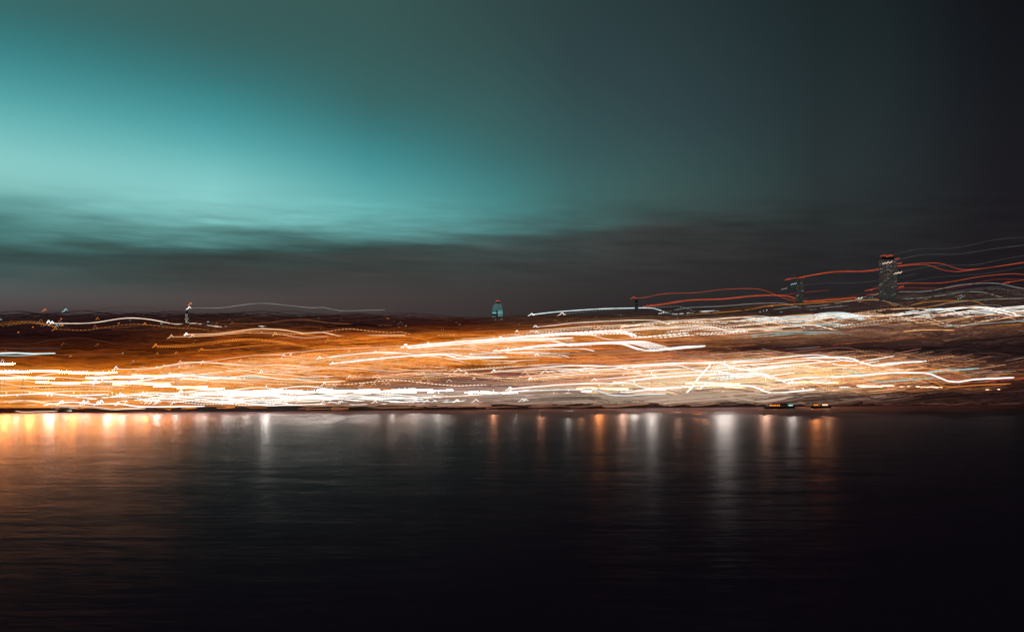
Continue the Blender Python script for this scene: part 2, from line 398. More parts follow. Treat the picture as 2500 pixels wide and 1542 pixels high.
T([(672,816),(700,816),(760,813),(845,803),(880,805),(950,812),(980,810),(1020,820),(1060,818),(1115,816)],'Y',2.0,'dashed golden trail crossing the dark slope left of the oval tower',dash=(6,3))
T([(730,780),(800,777),(870,772),(950,768),(1020,772),(1060,778),(1110,776)],'b',1.4,'faint brown strand under the sky between slim and oval towers')
T([(800,832),(860,829),(930,822),(1000,822),(1050,832)],'O',1.8,'orange strand above the start of the bright central street')
# --- left: bright waterfront street
T([(0,904),(30,903),(60,905),(130,906),(215,906)],'H',2.8,'dashed warm white line topmost of the left bright street',dash=(7,3),head=False)
T([(0,911),(50,917),(90,921),(140,920),(200,924),(260,923)],'H',3.4,'thick white trail falling gently from the left edge',head=False)
T([(0,926),(60,924),(120,913),(190,908),(240,915),(300,922),(360,920),(420,925),(500,922),(640,929)],'H',3.2,'thick white trail arching across the left street',head=False)
T([(0,931),(50,928),(110,934),(200,933),(300,933),(430,932)],'H',3.0,'white trail level across the middle of the left street',head=False)
T([(0,934),(60,942),(130,941),(200,940),(260,943),(316,941)],'H',3.2,'white trail with a blunt end under the teal dashes',head=False)
T([(0,944),(60,944),(120,950),(200,947),(305,948)],'H',2.6,'dashed peach line along the left street lower half',dash=(6,3),head=False)
T([(0,955),(50,953),(100,957),(180,954),(270,954)],'H',3.4,'white trail ending at the left third, above the teal dotted one',head=False)
T([(0,965),(60,962),(120,960),(180,965),(260,962)],'C',3.2,'cool white trail running next to the teal dotted one',head=False)
T([(68,957),(140,968),(180,969),(220,965),(280,970),(345,970)],'T',3.0,'teal dotted line low on the left street',dash=(4,3),head=False)
T([(0,980),(50,976),(90,980),(140,978),(190,976)],'H',2.2,'short peach trail low at the left edge',head=False)
T([(0,990),(60,977),(110,984)],'H',1.8,'short salmon arc below the left street',head=False)
T([(0,1004),(40,1006),(100,1003),(175,1002)],'C',3.4,'lowest cool white bar at the left edge, just above the water',head=False)
T([(0,997),(60,998),(120,995),(190,995)],'T',3.4,'pale teal bar second lowest at the left edge',head=False)
T([(42,999),(80,997),(120,986),(180,981),(230,986),(290,985),(340,992),(420,992),(500,991)],'W',3.4,'thick white trail starting lowest at the far left waterfront')
T([(283,900),(330,901),(380,897),(440,887),(490,884),(560,888),(620,893),(680,890),(760,896)],'S',2.6,'lone white trail with a large hook above the left orange band')
T([(440,884),(500,882),(560,874),(620,867),(680,866),(740,872),(820,872)],'P',2.2,'peach trail climbing over the left orange band')
T([(235,934),(300,932),(350,925),(400,916),(450,911),(500,915),(560,921),(640,925)],'T',3.4,'teal dashed arch in the middle of the left orange street',dash=(7,4),headc='C')
T([(250,930),(330,930),(400,921),(460,917),(520,921),(600,923)],'C',3.0,'cool white strand under the teal dashed arch')
T([(420,920),(500,924),(570,919),(640,921),(700,925),(780,923)],'T',4.2,'pale teal line with ticks continuing right of the dashed arch',dash=(5,2),head=False)
T([(560,926),(640,929),(700,931),(760,933),(832,932)],'P',3.6,'peach bar ending in a blunt tip right of the teal ticks',head=False)
T([(520,933),(600,932),(680,938),(760,944),(800,943)],'P',1.8,'thin peach strand under the blunt peach bar',head=False)
# --- centre: rising bright street
T([(620,867),(700,862),(790,853),(900,848),(990,843),(1050,838),(1150,830),(1260,821)],'P',2.6,'peach upper edge line climbing to the bright central street',head=False)
T([(990,845),(1040,841),(1100,835),(1150,831),(1210,827),(1270,822),(1330,817),(1420,813)],'W',6.0,'broadest white trail climbing below the oval tower')
T([(1000,850),(1060,844),(1130,838),(1200,833),(1280,829),(1340,827),(1400,824)],'W',3.0,'white strand doubling the broadest climbing trail')
T([(1045,841),(1100,840),(1170,834),(1240,828),(1300,826),(1350,829),(1390,841),(1440,840)],'S',2.8,'warm white strand dipping right of the broadest climbing trail',par=(3,4,3))
T([(1222,825),(1290,819),(1350,814),(1420,810),(1500,806),(1530,811),(1560,822),(1620,818),(1680,812)],'W',4.6,'thick dashed white trail rising on from under the oval tower',dash=(9,3),par=(2,3,5))
T([(1210,857),(1260,852),(1330,843),(1430,839),(1500,837),(1530,842),(1560,852),(1590,855),(1640,851),(1722,844)],'W',6.5,'very thick white trail with blunt tip in the centre of the picture')
T([(1330,846),(1420,841),(1500,838),(1545,839),(1570,846),(1595,853),(1640,850),(1680,849)],'W',1.7,'fan of parallel white lines twisting down at the central thick trail',head=False,par=(7,6,-.9))
T([(1240,853),(1360,851),(1430,852),(1460,860),(1490,865),(1530,863),(1560,860)],'C',2.2,'cool white strand looping under the very thick trail')
T([(1310,868),(1350,865),(1400,862),(1450,860),(1520,857),(1600,852),(1650,858),(1700,870),(1770,863)],'G',1.8,'thin grey strand crossing beneath the very thick central trail')
T([(1206,906),(1260,902),(1315,897),(1400,892),(1470,893),(1515,896),(1550,906),(1600,903),(1664,900)],'W',3.6,'white trail with a bright head left of the lit pillars')
T([(1120,872),(1170,870),(1260,872),(1320,869),(1372,870)],'P',3.2,'peach bar ending bluntly under the thick central trail',head=False)
T([(740,886),(800,880),(870,876),(950,870),(1010,867),(1080,866),(1110,874),(1160,875),(1230,870)],'P',2.4,'peach trail with hooks through the middle of the orange slope')
T([(812,887),(870,881),(950,873),(1040,865),(1090,866),(1120,875),(1180,873),(1240,872)],'W',3.2,'white trail through the middle of the orange slope')
T([(780,874),(850,866),(920,860),(980,862),(1030,865),(1090,863),(1150,870),(1230,870)],'C',2.6,'cool strand woven in the orange slope above its white trail')
T([(870,879),(930,873),(1000,868),(1060,870),(1120,880),(1160,889),(1220,887),(1260,883)],'S',2.4,'warm white strand dipping at the right end of the orange slope')
T([(690,898),(760,898),(840,900),(900,898),(950,905),(1010,903),(1055,902)],'P',2.6,'peach line low on the orange slope')
T([(620,898),(700,905),(770,910),(843,907)],'P',2.0,'short peach arc at the foot of the orange slope',head=False)
T([(1150,865),(1220,861),(1300,860),(1360,864),(1400,875)],'C',2.2,'cool strand ending below the thick white trail start')
T([(1240,830),(1300,824),(1360,825),(1400,838),(1440,837)],'P',2.2,'group of peach lines twisting down before the central thick trail',head=False,par=(4,9,.6))
# --- right: skyline reds
T([(1547,727),(1575,726),(1620,717),(1700,714),(1770,706),(1850,705),(1885,716),(1925,731),(1965,736),(2010,732)],'R',1.6,'upper thin red trail over the centre right skyline',Y=2700)
T([(1582,746),(1620,741),(1680,732),(1760,729),(1830,722),(1880,720),(1920,722),(1960,734),(2000,733),(2090,725)],'R',2.2,'double red trail just under the upper thin red one',Y=2680,par=(2,7,1))
T([(1880,721),(1920,719),(1945,715),(1980,712),(2025,708)],'r',1.6,'short red tail crossing the foot of the grey tower',head=False,Y=2660)
T([(1925,681),(1955,676),(2040,662),(2110,661),(2180,651),(2230,644),(2290,642),(2320,650),(2350,658),(2400,655),(2500,640)],'R',2.0,'long red trail arching over from the grey tower top',Y=2400)
T([(1960,676),(2030,665),(2120,662),(2190,650),(2260,646),(2290,655),(2330,663),(2400,655),(2500,641)],'R',1.8,'red twin strand that dips below the long red arching trail',Y=2395)
T([(2125,707),(2200,692),(2300,690),(2400,674),(2480,668),(2520,674)],'R',2.0,'red trail starting left of the lit window tower foot',Y=2420)
T([(2125,718),(2190,706),(2220,702),(2330,702),(2420,683),(2510,682)],'r',1.5,'dim red strand below the window tower red trail',Y=2430)
T([(2460,689),(2480,686),(2520,680)],'R',1.8,'short red trail cut by the right edge',Y=2430)
T([(2170,640),(2250,622),(2340,620),(2420,608),(2510,597)],'g',1.6,'grey strand rising from the window tower top to the right edge',Y=2300,headc='S')
T([(2175,624),(2240,608),(2330,605),(2430,585),(2510,579)],'g',1.0,'faintest and topmost grey strand at the right edge',Y=2310,headc='R')
T([(2195,665),(2240,655),(2290,648),(2380,646),(2440,634),(2510,622)],'g',1.3,'faint grey strand passing above the red arch at the right',Y=2300,headc='S')
T([(2130,700),(2200,690),(2290,676),(2400,668),(2510,650)],'g',1.0,'faint grey strand between the two long red trails',Y=2310,head=False)
T([(1930,700),(2000,692),(2080,690),(2160,683),(2240,668)],'g',1.0,'faint grey strand from the grey tower side',Y=2400,head=False)
T([(2098,728),(2170,713),(2260,711),(2340,696),(2400,691),(2440,692),(2475,700),(2510,706)],'G',2.0,'pale grey trail arching high at the right edge',headc='C')
T([(2125,727),(2220,729),(2290,722),(2350,713),(2400,713),(2440,724),(2480,730),(2520,727)],'G',2.0,'pale grey trail arching just under the higher right one',headc='C')
T([(1298,768),(1330,764),(1370,760),(1460,754),(1530,752),(1595,752),(1625,763),(1650,767),(1700,761),(1755,758)],'C',2.2,'cool white trail topmost on the skyline right of the oval tower')
T([(1372,767),(1430,760),(1500,755),(1600,750),(1660,748),(1690,758),(1705,762)],'G',1.6,'dashed grey strand following the topmost cool white trail',dash=(5,3),headc='S')
T([(1618,763),(1680,751),(1760,747),(1860,740),(1920,741),(1960,754),(1985,756),(2010,751),(2100,744)],'G',1.8,'grey trail beneath the double red trail')
T([(1685,766),(1760,762),(1830,755),(1880,746),(1950,742),(2050,735),(2150,731),(2180,745),(2210,748),(2260,737),(2335,733)],'A',2.0,'amber trail beneath the double red trail')
T([(1865,759),(1930,750),(2000,746),(2090,733),(2150,733),(2180,740),(2240,752),(2330,738),(2420,730),(2510,728)],'G',1.8,'grey strand weaving over the amber trail at right')
T([(2050,745),(2130,741),(2210,738),(2300,724),(2390,717),(2440,720),(2500,735)],'g',1.6,'dashed grey strand below the high grey arches',dash=(6,4),headc='T')
T([(2075,752),(2150,746),(2240,741),(2340,735),(2430,724)],'g',1.6,'dashed dim strand led by a teal hook at right',dash=(5,4),headc='T')
T([(2110,764),(2180,754),(2260,750),(2340,734),(2390,738),(2430,757),(2480,760)],'A',1.8,'amber trail crossing down through the right braid')
T([(2340,746),(2400,735),(2450,730),(2510,728)],'A',1.8,'short dashed amber trail near the right edge',dash=(6,3))
# --- right: white braid
T([(1760,790),(1830,778),(1880,774),(1960,771),(2020,763),(2060,763),(2090,768),(2120,781),(2160,785),(2210,777),(2268,766)],'C',1.7,'bundle of eight fine cool lines starting at a square white lamp',par=(7,1.5,2.1),headc='W')
T([(1798,794),(1850,787),(1920,781),(1990,772),(2060,767),(2110,770),(2150,785),(2200,786),(2280,778)],'S',2.0,'white strand under the bundle of fine cool lines')
T([(1870,789),(1930,783),(2000,777),(2080,770),(2130,766),(2180,777),(2230,784),(2310,773)],'P',1.8,'peach strand under the bundle of fine cool lines')
T([(1971,788),(2040,780),(2100,772),(2180,769),(2260,760),(2330,752),(2400,752),(2440,762),(2480,771),(2520,768)],'W',2.4,'white braid strand led by the second bright right lamp')
T([(2078,784),(2150,776),(2210,768),(2290,762),(2350,752),(2410,750),(2450,757),(2490,770),(2520,772)],'W',2.6,'white braid strand led by the third bright right lamp')
T([(2195,780),(2260,771),(2330,763),(2400,756),(2460,750),(2520,745)],'W',2.2,'fan of white lines led by the lamp in the middle of the right braid',par=(4,8,3.3))
T([(2336,774),(2400,770),(2450,762),(2520,756)],'S',2.4,'fan of white lines led by the bright lamp nearest the right edge',par=(3,6,4))
T([(2150,776),(2200,764),(2260,756),(2310,754),(2350,768),(2390,779),(2440,773),(2510,766)],'C',2.2,'cool strand looping down in the right braid',head=False)
T([(2160,767),(2230,757),(2300,755),(2340,766),(2370,778),(2420,776),(2510,762)],'S',1.8,'thin warm strand looping down in the right braid',head=False)
T([(2080,768),(2150,758),(2220,753),(2290,755),(2340,764),(2400,759),(2510,746)],'P',1.6,'thin peach strand along the top of the right braid')
T([(1955,776),(2020,769),(2080,770),(2150,768),(2230,764),(2300,768),(2400,750)],'P',1.6,'thin peach strand threading the left end of the braid',head=False)
T([(1860,804),(1900,800),(1950,793),(2000,792),(2050,791),(2075,801),(2110,809),(2160,804),(2240,798)],'T',4.2,'thick pale teal ribbon dipping under the right braid',head=False)
T([(1860,812),(1950,806),(2050,798),(2130,792),(2200,800),(2300,795),(2400,790),(2510,780)],'G',1.8,'grey strand under the thick pale teal ribbon',head=False)
T([(2230,805),(2300,797),(2380,791),(2440,787),(2520,780)],'T',2.6,'pale teal trail with a cool head right of the thick ribbon',headc='C')
T([(2255,806),(2330,808),(2400,800),(2460,793),(2520,790)],'A',2.2,'amber strand below the right pale teal trail')
T([(2370,806),(2400,817),(2430,816),(2470,808),(2520,806)],'A',2.0,'amber dip near the right edge under the braid',head=False)
T([(2425,786),(2470,782),(2520,776)],'C',2.2,'cool strand from the peach hook near the right edge')
T([(2003,846),(2060,838),(2130,832),(2200,826),(2270,822)],'R',1.8,'dashed red trail over the dark gap at right',dash=(5,3))
T([(1860,850),(1890,857),(1920,852),(1960,850),(2000,847)],'G',1.8,'thin grey strand leading to the dashed red trail',head=False)
T([(2085,866),(2150,864),(2240,860),(2320,852),(2380,854),(2430,871),(2500,868)],'g',1.6,'row of tiny dots waving across the dark right gap',dash=(2,5),head=False)
T([(2125,822),(2200,810),(2260,805),(2330,806)],'Y',2.4,'golden trail with a flat grainy head under the right braid',headc='P')
T([(2470,821),(2510,818)],'Y',4.0,'short thick golden bar at the right edge')
# --- centre right upper street
T([(1307,798),(1360,793),(1400,788),(1500,783),(1560,781),(1610,783),(1645,796),(1690,795)],'S',2.2,'white trail below the cool skyline trail, right of the oval tower')
T([(1262,809),(1350,802),(1450,795),(1520,794),(1560,796)],'S',1.9,'dotted white line right below the oval tower hill',dash=(4,3.5))
T([(1520,799),(1560,793),(1640,787),(1700,786),(1760,785)],'W',2.4,'dashed white line leading to the square white lamp',dash=(7,3))
T([(1525,797),(1590,787),(1680,781),(1740,778),(1820,774),(1860,778)],'S',2.2,'warm white strand above the dashed line to the square lamp',headc='W')
T([(1430,813),(1500,806),(1600,799),(1700,796),(1745,798),(1775,808),(1830,805),(1900,800)],'S',3.0,'warm white trail running on the upper central street',par=(2,10,3))
T([(1340,817),(1420,812),(1500,808),(1540,812),(1570,822),(1640,817),(1740,812),(1820,806)],'W',3.0,'white dashed trail dipping on the upper central street',dash=(6,3),par=(3,6,3))
T([(1640,812),(1720,806),(1800,803),(1860,800),(1930,797),(1985,793),(2040,806)],'S',2.8,'warm white trail ending under the teal ribbon start')
T([(1660,820),(1740,817),(1830,812),(1880,808),(1960,806)],'P',2.2,'peach trail under the upper central street')
T([(1750,823),(1830,818),(1900,812),(1990,810),(2060,812)],'T',2.0,'pale teal strand with a soft head below the upper street',par=(2,20,4))
T([(1450,790),(1530,784),(1620,778),(1700,776),(1760,774),(1850,768)],'B',1.8,'brown strand over the upper central street')
# --- right lower waterfront
T([(1332,907),(1400,903),(1480,894),(1560,891),(1640,886),(1700,886),(1760,886),(1790,898),(1830,903),(1900,896)],'W',3.4,'white trail passing over the diagonal beam of light')
T([(1456,905),(1510,899),(1570,892),(1640,889),(1720,884),(1800,882)],'S',2.8,'warm white strand right of the lit pillars')
T([(1745,893),(1800,884),(1860,882),(1920,878),(1980,873),(2030,872),(2070,873),(2100,882),(2130,892),(2170,887),(2262,881)],'W',4.4,'bold white trail with round end top of the right waterfront')
T([(1295,924),(1350,918),(1430,912),(1500,911),(1560,911),(1590,915),(1615,921),(1680,918)],'S',3.0,'white trail midway in the central waterfront')
T([(1500,934),(1560,926),(1620,920),(1700,915),(1800,912),(1850,912),(1880,922),(1905,929),(1960,922),(2040,919),(2110,915),(2177,910),(2257,910),(2285,918),(2315,930),(2340,932),(2376,926),(2476,921)],'W',4.6,'longest bold white trail ending near the right edge')
T([(1245,949),(1300,944),(1400,937),(1500,935),(1545,936),(1575,947),(1620,946)],'W',3.0,'white trail low in the central waterfront')
T([(1518,959),(1560,953),(1620,947),(1720,941),(1800,940),(1840,943),(1870,956),(1905,958),(1990,950)],'W',4.6,'bold white trail lowest at the right waterfront')
T([(1245,956),(1340,951),(1420,951),(1460,953),(1485,962),(1520,966),(1560,963),(1626,961)],'C',2.6,'cool white trail dipping into a blunt end low at centre')
T([(1675,959),(1690,945),(1705,922),(1722,904),(1735,888)],'W',6.5,'wide diagonal white beam climbing steeply through the waterfront',head=False)
T([(1708,950),(1722,936)],'W',4.5,'short diagonal white dash right of the wide beam',head=False)
T([(1720,888),(1760,886),(1790,897),(1815,903),(1870,897),(1930,893)],'W',3.2,'white strand curling off the top of the diagonal beam',head=False)
T([(1740,922),(1800,914),(1850,909),(1885,918),(1920,935),(1960,932),(2020,925)],'C',2.4,'cool strand behind the longest bold trail',par=(3,8,3))
T([(2075,905),(2100,916),(2125,929),(2160,932),(2200,928),(2280,922)],'T',6.0,'wide pale teal ribbon with fine ticks at the right waterfront',dash=(4,2),head=False)
T([(2260,910),(2300,904),(2350,902),(2390,898)],'T',4.0,'pale teal bar with a slanted end at the right waterfront',head=False)
T([(2350,915),(2400,909),(2440,907),(2480,905)],'G',2.6,'grey bar right of the pale teal one',head=False)
T([(2230,905),(2270,912),(2310,920),(2360,932),(2400,933),(2450,925),(2520,921)],'R',3.0,'orange red trail curving out to the right edge',head=False,headc='R')
T([(2240,897),(2290,901),(2340,912),(2380,922),(2430,926),(2520,920)],'O',2.0,'thin orange strand curving above the orange red one',head=False)
T([(2200,915),(2260,925),(2300,941),(2330,944),(2380,940),(2468,936)],'O',2.4,'lowest orange trail curving to a tip near the right edge',head=False)
T([(1970,930),(2020,950),(2060,960),(2110,956),(2190,948)],'Y',2.2,'golden arc closing the lower right of the waterfront',head=False)
T([(1950,935),(1985,950),(2020,954),(2060,948),(2135,945)],'S',2.4,'dashed warm white arc above the golden one',dash=(4,2.5),head=False)
T([(1900,893),(1960,889),(2050,890),(2120,895),(2170,905),(2210,912)],'P',2.4,'peach strand under the bold white top trail',head=False)
T([(1880,905),(1960,900),(2060,898),(2150,900),(2230,903)],'S',3.0,'pale strand between the two bold right trails',head=False)
T([(1780,966),(1840,970),(1900,966),(1985,963)],'G',3.6,'grey dotted ribbon under the lowest bold white trail',dash=(5,2),head=False)
T([(1690,955),(1730,968),(1790,971),(1850,965)],'T',3.0,'dim teal strand dipping under the diagonal beam',head=False)
T([(2200,865),(2270,886),(2330,900)],'b',1.6,'faint brown diagonal falling past the bold trail tip',head=False)
T([(2150,895),(2230,889),(2300,890),(2380,888)],'A',1.8,'thin amber line right of the bold white tip',head=False)
T([(2250,882),(2350,884),(2470,889)],'b',3.0,'broad brown smear in the dark right gap',head=False)
T([(1290,978),(1350,980),(1420,975),(1520,974),(1640,968),(1740,967)],'G',2.8,'grey dotted ribbon along the central quay',dash=(5,2),head=False)
T([(1060,968),(1120,966),(1180,962),(1240,955)],'S',2.2,'short warm white trail joining the low central one')
T([(1175,965),(1230,958),(1290,952)],'W',3.0,'short white trail with a broad head at the central quay')
# --- filler trails: woven bands of trails that look alike share a band label
def band(n, xr, yf, cs, wr, label, group, dashp=.25, sc=(.7, 1.05), seed=1):
    R = random.Random(seed); xs = sorted(R.uniform(*xr) for i in range(n))
    for i, x in enumerate(xs):
        y = yf(x, R.random()); c = R.choice(cs); s = R.uniform(*sc); d = R.random() < dashp
        lb = ('Dashed' if d else 'Solid')+' '+WORDS[c]+' trail, '+ordn(i)+' start from the left among the '+label
        ttrail(x, y, c, R.uniform(*wr), ' '.join(lb.split()[:16]), s=s, dash=(R.uniform(3, 6), R.uniform(2, 4)) if d else None,
               head=R.random() < .75, group=group)
band(4, (-380, -140), lambda x, r: 905+r*92, 'H', (1.8, 3.2), 'trails cut by the left edge', 'trails cut by the left edge', .2, (.9, 1.05), 2)
band(16, (90, 640), lambda x, r: 990-(x-90)*.030-r*24+(4 if x < 250 else 0), 'WWSCCP', (1.3, 2.5), 'left waterfront bundle', 'white trails along the left waterfront', .22, (.9, 1.05), 3)
band(10, (560, 900), lambda x, r: 982-r*12, 'WWC', (1.3, 2.4), 'central quay bundle', 'white trails above the central quay', .3, (.6, .9), 4)
band(34, (230, 980), lambda x, r: 915-(x-230)*.088+r*30, 'OPOYOSA', (1.2, 2.1), 'left orange slope', 'warm trails of the left orange slope', .2, (.8, 1.05), 5)
band(16, (620, 1250), lambda x, r: 952-(x-620)*.055-r*22, 'PPSBO', (1.4, 2.2), 'dim central houses', 'peach trails over the dim central houses', .35, (.8, 1.0), 6)
band(16, (1250, 1800), lambda x, r: 950-(x-1250)*.045-r*46, 'PSPYWO', (1.6, 3.2), 'central waterfront', 'warm trails of the central waterfront', .25, (.8, 1.0), 7)
band(14, (1700, 1900), lambda x, r: 945-r*55, 'PYSWPO', (1.8, 3.6), 'right glaring block', 'warm trails right of the diagonal beam', .2, (.75, .95), 8)
band(16, (1200, 1900), lambda x, r: 836-(x-1200)*.045-r*26, 'SPWYO', (1.5, 2.4), 'upper central street', 'warm strands of the upper central street', .3, (.8, 1.0), 9)
band(12, (1800, 2350), lambda x, r: 812-(x-1800)*.045-r*30+6, 'PASGB', (1.3, 2.2), 'lines under the braid', 'thin strands under the right braid', .3, (.8, 1.0), 10)
band(12, (0, 900), lambda x, r: 775+r*35, 'bBbg', (1.0, 1.6), 'dark left hillside', 'faint strands of the dark left hillside', .5, (.8, 1.0), 11)
band(10, (1650, 2350), lambda x, r: 775-(x-1650)*.06-r*22, 'gbBG', (1.0, 1.6), 'lines above the braid', 'faint strands over the right braid', .4, (.8, 1.0), 12)

# --- small hook shaped lights
def mark(px, py, c, s, label, group, lift=9):
    Y = depth_at(px, py, lift) or 2900+random.uniform(-40, 40)
    b = MB(); hp = [(px+x*s, py+y*s) for x, y in hook(px)]
    org = P3(px, py, Y)
    rr = 1.15*s/1.0*Y/F*.85
    b.tube([P3(x, y, Y) for x, y in hp], [rr*k for k in (.6,.9,1,1.2,1,.8,.5)[:len(hp)]], LM(c), 4)
    o = b.build('lamp_glow', origin=org); tag(o, label, 'lamp glow', group)
R = random.Random(21)
def marks(n, xr, yf, cs, sr, label, group):
    xs = sorted(R.uniform(*xr) for i in range(n))
    for i, x in enumerate(xs):
        c = R.choice(cs); z = R.uniform(*sr)
        mark(x, yf(x, R.random()), c, z, WORDS[c].capitalize()+' light, '+ordn(i)+' from the left '+label, group)
marks(34, (0, 640), lambda x, r: 775+r*45, 'OBTGAOb', (.55, .95), 'on the dark left hillside', 'tiny lights of the dark left hillside')
marks(12, (0, 560), lambda x, r: 835+r*55, 'OATB', (.6, .95), 'on the brown left slope', 'small lights of the brown left slope')
marks(22, (640, 1230), lambda x, r: 776+r*34, 'OBTGYb', (.5, .85), 'on the dark hill left of the oval tower', 'tiny lights left of the oval tower')
marks(30, (260, 960), lambda x, r: 905-(x-260)*.083+r*10, 'WSYYO', (.7, 1.15), 'in the row climbing the orange slope', 'lights in the climbing row')
marks(16, (380, 1200), lambda x, r: 912-(x-380)*.055+r*20-8, 'SYO', (.7, 1.0), 'scattered on the lower orange slope', 'lights on the lower orange slope')
marks(22, (130, 660), lambda x, r: 985-r*6-(x-130)*.008+(6 if r > .5 else 0), 'WWC', (.8, 1.15), 'in the left waterfront row', 'lights of the left waterfront row')
marks(18, (660, 1440), lambda x, r: 984-(x-660)*.012, 'WWS', (.7, .95), 'in the row above the central quay', 'lights of the central quay row')
marks(32, (700, 1200), lambda x, r: 950-(x-700)*.05-r*4-(18 if r > .5 else 0), 'YSPO', (.7, 1.0), 'over the dim central houses', 'lights over the dim central houses')
marks(24, (1240, 1900), lambda x, r: 770+r*28-(x-1240)*.025, 'OYTGPb', (.55, .85), 'on the hill right of the oval tower', 'tiny lights right of the oval tower')
marks(26, (1900, 2480), lambda x, r: 775+r*45-(x-1900)*.02, 'SYWPO', (.55, .95), 'under the right white braid', 'small lights under the right braid')
marks(22, (1850, 2480), lambda x, r: 770-(x-1850)*.05-r*26, 'GYTA', (.5, .8), 'above the right white braid', 'tiny lights above the right braid')
marks(16, (1860, 2100), lambda x, r: 805+r*14, 'CTP', (.6, .9), 'between the braid and the dark gap', 'cool lights above the dark gap')
for px, py, c, s, lab in [(118,789,'W',1.2,'twin bright white hook where the long white left trail begins'),
  (1415//1,842,'W',.1,''),(1975,829,'R',.1,'')]:
    if lab: mark(px, py, c, s, lab, None)
for px, py, c, lab in [(2158,623,'R','red light on the left roof corner of the window tower'),(2172,623,'R','red light topmost over the middle of the window tower'),
   (2191,631,'R','red light on the right roof edge of the window tower'),(2197,642,'R','lower red light at the right shoulder of the window tower'),
   (2202,699,'R','red light low on the right side of the window tower'),(2164,640,'S','pale light under the roof of the window tower'),
   (1940,692,'T','pale teal light on the grey tower'),(1917,704,'G','dim grey light left of the grey tower'),(465,742,'O','faint orange light over the slim left tower tip'),
   (2420,849,'C','lone cool light in the dark gap at far right'),(2362,822,'S','lone pale light above the dark gap at far right'),(2368,831,'G','dim grey light just under the lone pale one at right')]:
    Yk = 2340 if py < 720 else None
    b = MB(); Yk = Yk or depth_at(px, py, 9) or 2700
    hp = [(px+x*.62, py+y*.62) for x, y in hook(px)]
    org = P3(px, py, Yk); b.tube([P3(x, y, Yk) for x, y in hp], 1.0*Yk/F, LM(c), 4); tag(b.build('lamp_glow', origin=org), lab, 'lamp glow')

# ------------------------------------------------------------ the uncountable rest: one mass of fine streaks
GX = [0,300,600,900,1200,1500,1800,2100,2400]
GY = [766,800,830,860,890,920,950,975,992]
GC = [  # glow and dark gaps of the bank, put into the streaks' emission colour
 [(40,28,30),(38,26,30),(36,28,30),(40,32,32),(42,30,30),(48,36,34),(45,36,36),(56,42,38),(56,42,38)],
 [(38,22,22),(38,20,20),(60,32,20),(40,18,18),(60,24,16),(130,84,50),(120,84,60),(125,88,66),(96,62,45)],
 [(32,16,18),(40,16,12),(120,56,16),(150,70,20),(185,92,20),(190,112,44),(150,100,64),(105,72,55),(56,38,34)],
 [(60,27,15),(80,34,12),(116,52,12),(200,102,28),(215,114,28),(170,92,44),(50,28,26),(34,20,22),(32,21,23)],
 [(150,70,16),(130,60,14),(214,106,26),(225,115,25),(165,82,14),(180,105,58),(236,165,115),(190,126,88),(46,30,28)],
 [(240,140,50),(230,124,26),(225,115,25),(180,92,30),(88,52,42),(200,124,80),(252,200,160),(240,168,112),(100,58,40)],
 [(245,146,60),(238,136,36),(220,128,50),(118,76,54),(120,90,80),(214,156,118),(244,190,150),(196,120,72),(44,26,22)],
 [(240,140,60),(236,154,86),(222,196,170),(200,180,165),(172,150,135),(190,168,148),(176,150,130),(66,44,40),(36,22,22)],
 [(220,128,52),(200,116,56),(150,92,62),(120,76,56),(110,72,56),(110,72,56),(100,66,50),(92,58,44),(84,52,42)]]
def gcol(px, py):
    def loc(a, v):   # clamps outside the table
        v = max(a[0], min(a[-1]-1e-3, v)); i = bisect_right(a, v)-1; return i, (v-a[i])/(a[i+1]-a[i])
    i, fx = loc(GX, px); j, fy = loc(GY, py)
    return [sum(w*GC[jj][ii][k] for jj, ii, w in ((j,i,(1-fy)*(1-fx)),(j,i+1,(1-fy)*fx),(j+1,i,fy*(1-fx)),(j+1,i+1,fy*fx))) for k in range(3)]
